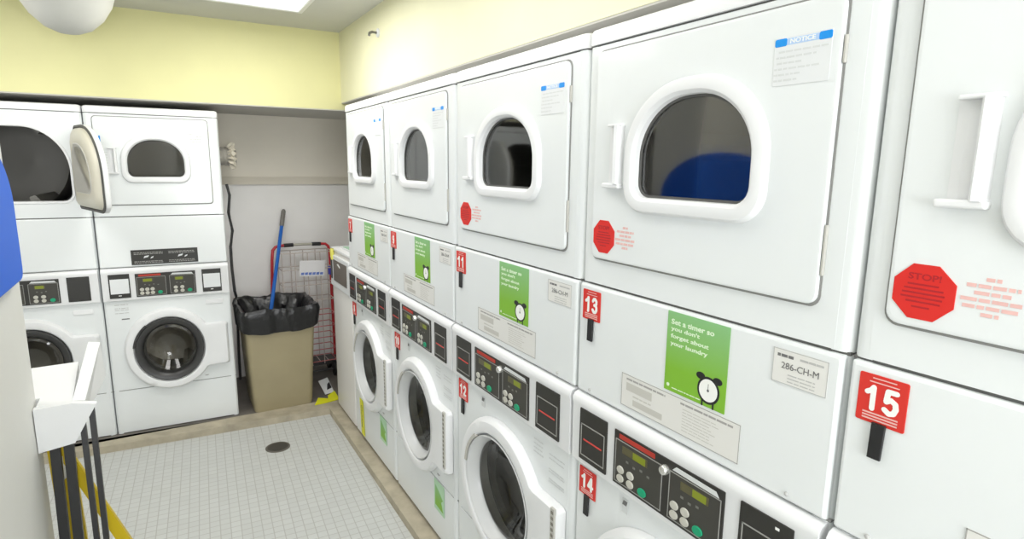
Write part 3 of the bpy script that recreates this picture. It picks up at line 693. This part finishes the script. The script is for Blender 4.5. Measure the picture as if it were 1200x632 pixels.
# ------------------------------------------------------------------ caution tapes
m_yt = mat('yellow_caution_tape', (.72, .72, .005), .4)
t = thing('caution_tape', 'upright yellow caution tape strip stuck low on the farthest tall unit', 'tape', (-.004, .0, 0), RZ)
mb = MB(); P = [(.035, .012), (.090, .058), (.062, .212), (.012, .206)]; P = [(.105, .016), (.160, .016), (.140, .222), (.085, .222)]
plate(mb, P, -.0005, .0025, .0006); q = mb.build('tape_strip', m_yt, t)
mb = MB(); text(mb, 'CAUTION', .112, .190, .022, .0026, .130, .01, rot=True); mb.build('lettering', M['cap_black'], t)
mb = MB(); P = [(-.135, .508, 0), (-.092, .60, 0), (-.035, .568, 0), (-.028, .60, 0), (.03, .66, 0), (.03, .522, 0), (-.06, .512, 0)]
zz = [.0, .012, .006, .018, .02, .006, .0]
mb.loft([[(x, y, -.0195+z*.7) for (x, y, _), z in zip(P, zz)], [(x, y, -.0165+z*.7) for (x, y, _), z in zip(P, zz)]])
tag(mb.build('caution_tape', m_yt), 'crumpled yellow caution tape lying across the curb corner', 'tape')
t = thing('paper_card', 'white card with a black mark leaning on the floor behind the curb corner', 'card', (0.0, .70, ZP))
P = [(-.035, -.05, .004), (.025, -.05, .012), (.025, .13, .055), (-.045, .10, .05)]
MB().loft([P, [(x, y, z+.003) for x, y, z in P]]).build('card', M['labelw'], t)
P2 = [(-.012, -.01, .020), (.022, .0, .026), (.022, .07, .043), (.004, .05, .036)]
MB().loft([P2, [(x, y, z+.003) for x, y, z in P2]]).build('black_mark', M['cap_black'], t)

# ------------------------------------------------------------------ trash can with bag
t = thing('trash_can', 'tan rectangular trash can lined with a black bag', 'trash can', (-.31, .75, ZP))
def cs(u0, u1, v0, v1, z, r=.03): return [(x, y, z) for x, y in rrect(u0, u1, v0, v1, r, 5)]
mb = MB(); mb.loft([cs(-.175, .175, -.185, .185, 0), cs(-.178, .178, -.188, .188, .02), cs(-.205, .212, -.212, .212, .60), cs(-.215, .222, -.222, .222, .605), cs(-.215, .222, -.222, .222, .635), cs(-.205, .212, -.21, .21, .637), cs(-.199, .206, -.204, .204, .60), cs(-.17, .172, -.18, .18, .03)])
mb.build('bin_body', noisy(mat('tan_plastic', (.36, .31, .19), .45), 6, .04), t, smooth=True)
m_bag = noisy(mat('black_bag_plastic', (.010, .010, .011), .28), 30, .3, .5)
mb = MB(); rn = random.Random(4); N = 96; loops = []
def bagloop(u0, u1, v0, v1, zf, wav, ph):
    # sample by angle
    P0 = rrect(u0, u1, v0, v1, .04, 8); Pn = star([P0], ((u0+u1)/2, (v0+v1)/2), N)[0]; out = []
    for i, (x, y) in enumerate(Pn):
        a = 2*PI*i/len(Pn); q = wav*(math.sin(9*a+ph)+.6*math.sin(17*a+2*ph)+.5*math.sin(31*a+ph*3)); nx = math.cos(a); ny = math.sin(a)
        out.append((x+nx*q, y+ny*q, zf(a)+q*.8))
    return out
hem = lambda a: .525+.02*math.sin(2*a+1)+.008*math.sin(7*a)+.02*math.cos(a)
for u, v, zf, wv, ph in [(.216, .216, hem, .003, 0), (.226, .226, lambda a: hem(a)+.004, .004, .3), (.232, .233, lambda a: .60+.006*math.sin(5*a), .005, .8), (.236, .238, lambda a: .645, .004, 1.2), (.226, .228, lambda a: .668+.006*math.sin(6*a), .004, 1.6), (.208, .208, lambda a: .660+.006*math.sin(6*a), .004, 2), (.178, .175, lambda a: .60, .006, 2.6), (.165, .165, lambda a: .50, .012, 3.4), (.15, .15, lambda a: .40, .016, 4), (.06, .06, lambda a: .37, .012, 5), (.01, .01, lambda a: .37, .0, 5)]:
    loops.append(bagloop(-u+.002, u+.006, -v, v, zf, wv, ph))
mb.loft(loops, cap0=False); mb.build('bin_bag', m_bag, t, smooth=True)
# rope-like gathered folds inside
# broom
t = thing('broom', 'blue-handled broom with grey grip standing in the trash can', 'broom', (-.31, .86, .38))
a = Vector((-.3089-.052, .86-.09, .40)); top = Vector((-.137, 1.235, 1.205)); g0 = a.lerp(top, .86); O = Vector((-.31, .86, .38))
a = Vector((-.325, .835, .42)) if 0 else a
tube(MB(), [tuple(a-O), tuple(g0-O)], .0125).build('broom_handle', mat('blue_pole', (.015, .14, .55), .35), t, smooth=True)
tube(MB(), [tuple(g0-O), tuple(g0.lerp(top, .1)-O), tuple(g0.lerp(top, .9)-O), tuple(top-O)], [.013, .016, .016, .010]).build('broom_grip', mat('grey_grip', (.22, .21, .19), .6), t, smooth=True)

# ------------------------------------------------------------------ wire cart
t = thing('wire_cart', 'wire utility cart with a red tube handle against the back wall', 'cart', (0, 1.12, ZP))
m_red = mat('red_tube', (.55, .03, .04), .4); m_wire = mat('beige_wire', (.55, .48, .44), .5); m_wirer = mat('red_wire', (.55, .16, .16), .5)
yb_ = .03; zt = .975
hp = [(-.285, yb_, .30), (-.262, yb_, .62), (-.248, yb_, .88), (-.240, yb_, .945), (-.222, yb_, .968), (-.195, yb_, zt), (-.16, yb_, zt+.002)]
tube(MB(), hp, .0105).build('handle_tube', m_red, t, smooth=True)
tube(MB(), [(-.165, yb_, zt+.002), (-.10, yb_, zt+.003)], .0135).build('handle_grip', M['cap_black'], t, smooth=True)
tube(MB(), [(-.10, yb_, zt+.003), (.03, yb_, zt+.002)], .009).build('handle_bar', mat('chrome_bar', (.6, .58, .5), .3, metal=.6), t, smooth=True)
tube(MB(), [(.03, yb_, zt+.002), (.092, yb_, zt)], .0135).build('handle_grip', M['cap_black'], t, smooth=True)
tube(MB(), [(.09, yb_, zt), (.125, yb_, zt-.002), (.146, yb_, .955), (.154, yb_, .92), (.158, yb_, .62), (.164, yb_, .10)], .0105).build('handle_tube', m_red, t, smooth=True)
tube(MB(), [(-.285, yb_, .30), (-.29, yb_, .10)], .0105).build('handle_tube', m_red, t, smooth=True)
mb = MB(); mr = MB()
x0, x1 = -.205, .142; yf, yk = -.10, .06; WZ = [.935, .815, .70, .585, .475, .385, .30, .21, .12]
for i, z in enumerate(WZ):
    q = mb if i < 4 else mr
    for yy in (yf, yk): tube(q, [(x0, yy, z), (x1, yy, z)], .0035, 6)
    for xx in (x0, x1): tube(q, [(xx, yf, z), (xx, yk, z)], .0035, 6)
for i in range(5):
    xx = x0+(x1-x0)*i/4
    for yy in (yf, yk): tube(mb, [(xx, yy, .10), (xx, yy, .935)], .0035, 6)
for i in range(7): tube(mb, [(x0+(x1-x0)*i/6, yf, .12), (x0+(x1-x0)*i/6, yk, .12)], .003, 6)
mb.build('basket_wire', m_wire, t); mr.build('basket_wire_red', m_wirer, t)
for xx in (-.19, .125):
    for k, yy in enumerate((yf-.0, yk+.02)):
        mb = MB(); mb.loft([[(xx+dx, yy+r*math.cos(2*PI*i/24), .05+r*math.sin(2*PI*i/24)) for i in range(24)] for dx, r in [(-.012, .035), (-.010, .05), (.010, .05), (.012, .035)]]); mb.build('wheel', M['cap_black'], t, smooth=True)
mb = MB(); tube(mb, [(-.215, yf, .05), (.16, yf, .05)], .006, 8); tube(mb, [(-.215, yk+.02, .05), (.16, yk+.02, .05)], .006, 8); mb.build('axle', M['darkgrey'], t)
MB().box(.02, .172, yf-.015, yk, .03, .16).build('battery_box', M['cap_black'], t) if 0 else MB().box(-.02, .165, -.09, .05, .088, .118).build('bottom_tray', M['darkgrey'], t)
mb = MB(); mb.loft([[(.157+r*math.cos(2*PI*i/16), yb_+r*math.sin(2*PI*i/16), z) for i in range(16)] for z, r in [(.74, .013), (.745, .019), (.80, .019), (.805, .013)]]); mb.build('blue_tape', mat('blue_tape', (.08, .08, .55), .5), t, smooth=True)
t = thing('paper_sign', 'white paper sign with blue lettering hung on the wire cart', 'sign', (-.005, 1.008, .80))
def rot2(P, a): return [(x*math.cos(a)-z*math.sin(a), x*math.sin(a)+z*math.cos(a)) for x, z in P]
mb = MB(); plate(mb, rot2(rrect(-.088, .088, -.055, .058, .004), -.05), 0, .004, .001); mb.build('sign_board', mat('paper_white', (.80, .79, .80), .6), t)
mb = MB(); rn = random.Random(3)
for i in range(6): plate(mb, rot2([(-.078+i*.026, -.045), (-.058+i*.026, -.045), (-.058+i*.026+.003, -.028+.004*rn.random()), (-.076+i*.026, -.028)], -.05), .004, .005, .0003)
mb.build('lettering', mat('blue_ink', (.12, .20, .55), .6), t)

# ------------------------------------------------------------------ pipe stub and cable behind the back row
t = thing('vent_duct', 'short crumpled foil vent duct beside the back machine near the wall', 'duct', (-.53, .98, 1.575))
mb = MB(); N = 28; loops = []; rn = random.Random(8)
for j in range(9):
    x = -.02+.012*j; r = .050+(.004 if j % 2 else 0)
    loops.append([(x, r*math.cos(2*PI*i/N)*(1+.05*math.sin(3*i+j)), r*1.1*math.sin(2*PI*i/N)*(1+.05*math.sin(5*i+j))) for i in range(N)])
mb.loft(loops); mb.build('duct_hose', mat('dull_foil', (.42, .40, .36), .45, metal=.4), t, smooth=True)
mb = MB(); loops = []
for j, (x, r) in enumerate([(.03, .052), (.045, .07), (.06, .082), (.068, .075), (.055, .058)]):
    loops.append([(x+.012*math.sin(4*i*.7+j), r*math.cos(2*PI*i/N)*(1+.12*math.sin(3*i+j)), r*math.sin(2*PI*i/N)*(1+.15*math.sin(5*i))) for i in range(N)])
mb.loft(loops[:], cap0=False, cap1=False); mb.build('torn_collar', mat('torn_insulation', (.72, .67, .56), .9), t)
tag(tube(MB(), [(-.525, .92, 1.40), (-.512, .92, 1.33), (-.525, .92, 1.22), (-.510, .92, 1.10), (-.528, .92, 1.0), (-.528, .93, .85), (-.52, .95, .70), (-.50, 1.02, .60), (-.50, 1.12, .45), (-.50, 1.2, .2), (-.50, 1.22, ZP+.01)], .009, 8).build('power_cable', M['darkgrey'], None, smooth=True), 'dark cable hanging down beside the back machine behind the trash can', 'cable')

# ------------------------------------------------------------------ foreground left: white table end with black legs, blue board
t = thing('folding_table', 'white table end with upturned side fin on black legs at the lower left', 'table', (-1.45, -.85, ZT))
O = Vector((-1.45, -.85, ZT)); Lc = lambda P: [tuple(Vector(p)-O) for p in P]
TOP = [(-1.262, -1.068), (-1.173, -1.060), (-1.199, -.627), (-1.75, -.66), (-1.75, -.98), (-1.262, -.99)]
mb = MB(); mb.loft([Lc([(x, y, .765) for x, y in TOP]), Lc([(x, y, .797) for x, y in TOP]), Lc([(x*.999-.0012, y, .80) for x, y in TOP])]); mb.build('tabletop', M['white2'], t)
fin_i = [(-1.173, -1.062, .80), (-1.156, -.705, .892), (-1.18, -.70, .70), (-1.175, -1.05, .74)]
fin_o = [(-1.140, -1.075, .80), (-1.117, -.733, .892), (-1.108, -.763, .774), (-1.135, -.755, .73), (-1.150, -1.0, .72)]
fin_i = [(-1.173, -1.066, .802), (-1.154, -.709, .892), (-1.154, -.72, .78), (-1.168, -.73, .735), (-1.182, -1.0, .735)]
mb = MB(); mb.loft([Lc(fin_i), Lc(fin_o[:1]+fin_o[1:])]); mb.build('side_fin', M['white2'], t)
AP = [(-1.2675, .797), (-1.172, .803), (-1.110, .792), (-1.142, .735), (-1.175, .674), (-1.2675, .657)]
mb = MB(); mb.loft([Lc([(x, -1.085-(x+1.25)*.12, z) for x, z in AP]), Lc([(x, -1.06-(x+1.25)*.12, z) for x, z in AP])]); mb.build('apron', M['white2'], t)
def leg(p0, p1, wd=.026, dp=.02):
    p0 = Vector(p0); p1 = Vector(p1); mb = MB()
    Q = lambda p: [(p.x-wd/2, p.y-dp/2, p.z), (p.x+wd/2, p.y-dp/2, p.z), (p.x+wd/2, p.y+dp/2, p.z), (p.x-wd/2, p.y+dp/2, p.z)]
    mb.loft([Lc(Q(p1)), Lc(Q(p0))]); return mb.build('leg', M['cap_black'], t)
leg((-1.232, -1.045, .70), (-1.232, -1.13, ZT)); leg((-1.197, -1.045, .72), (-1.197, -1.14, ZT))
leg((-1.153, -1.07, .73), (-1.138, -1.20, ZT), .015); leg((-1.127, -1.07, .775), (-1.116, -1.20, ZT), .015)
# yellow floor sign behind the legs
t = thing('floor_sign', 'yellow plastic floor sign leaning behind the black table legs', 'floor sign', (-1.25, -.85, ZT))
O = Vector((-1.25, -.85, ZT)); m_ys = mat('yellow_plastic', (.66, .48, .005), .4)
mb = MB(); P = [(-1.275, -.93, .66), (-1.205, -.95, .66), (-1.19, -.99, .30), (-1.19, -1.01, ZT), (-1.245, -1.0, ZT)]
mb.loft([Lc(P), Lc([(x, y+.02, z) for x, y, z in P])]); mb.build('sign_panel', m_ys, t)
mb = MB(); P = [(-1.248, -.945, .58), (-1.225, -.95, .58), (-1.215, -.955, .52), (-1.235, -.95, .50), (-1.250, -.945, .53)]
mb.loft([Lc([(x, y-.012, z) for x, y, z in P]), Lc([(x, y-.004, z) for x, y, z in P])]); mb.build('white_patch', M['wink'], t)
mb = MB()
def bar(mb, p0, p1, w0, w1):
    p0 = Vector(p0); p1 = Vector(p1); Q = lambda p, w_: Lc([(p.x, p.y-.01, p.z-w_/2), (p.x, p.y+.01, p.z-w_/2), (p.x+.002, p.y+.01, p.z+w_/2), (p.x+.002, p.y-.01, p.z+w_/2)])
    mb.loft([Q(p0, w0), Q(p1, w1)])
bar(mb, (-1.22, -1.02, .63), (-.985, -1.02, -.01), .085, .10); mb.build('sign_leg', m_ys, t)
# blue round-topped board on the partition wall
mb = MB(); P = [(y, z) for y, z in rrect(-1.78, -1.10, 1.20, 1.605, .03, 5, rt=(.34, .20))]
mb.loft([[(-1.269, y, z) for y, z in P], [(-1.246, y, z) for y, z in P], [(-1.242, y, z) for y, z in inset(P, .005)]])
tag(mb.build('blue_board', M['blueboard']), 'blue round-topped board on the white partition at the left edge', 'board')

t = thing('floor_drain', 'round dark drain grate set in the white tile floor', 'drain', (-.43, .105, ZT))
mb = MB(); n = 40
mb.loft([[(r*math.cos(2*PI*i/n), r*math.sin(2*PI*i/n), z) for i in range(n)] for r, z in [(.066, 0), (.066, .002), (.063, .0035), (.055, .0035), (.055, .0015)]]); mb.build('drain_rim', mat('drain_metal', (.16, .15, .13), .45, metal=.4), t)
mb = MB(); mb.loft([[(r*math.cos(2*PI*i/n), r*math.sin(2*PI*i/n), z) for i in range(n)] for r, z in [(.055, .0016), (.053, .0026)]])
for k in range(-3, 4):
    h = math.sqrt(.045**2-(k*.012)**2); mb.box(-h, h, k*.012-.0025, k*.012+.0025, .0026, .004)
mb.build('drain_grate', mat('drain_dark', (.09, .085, .075), .5, metal=.3), t)
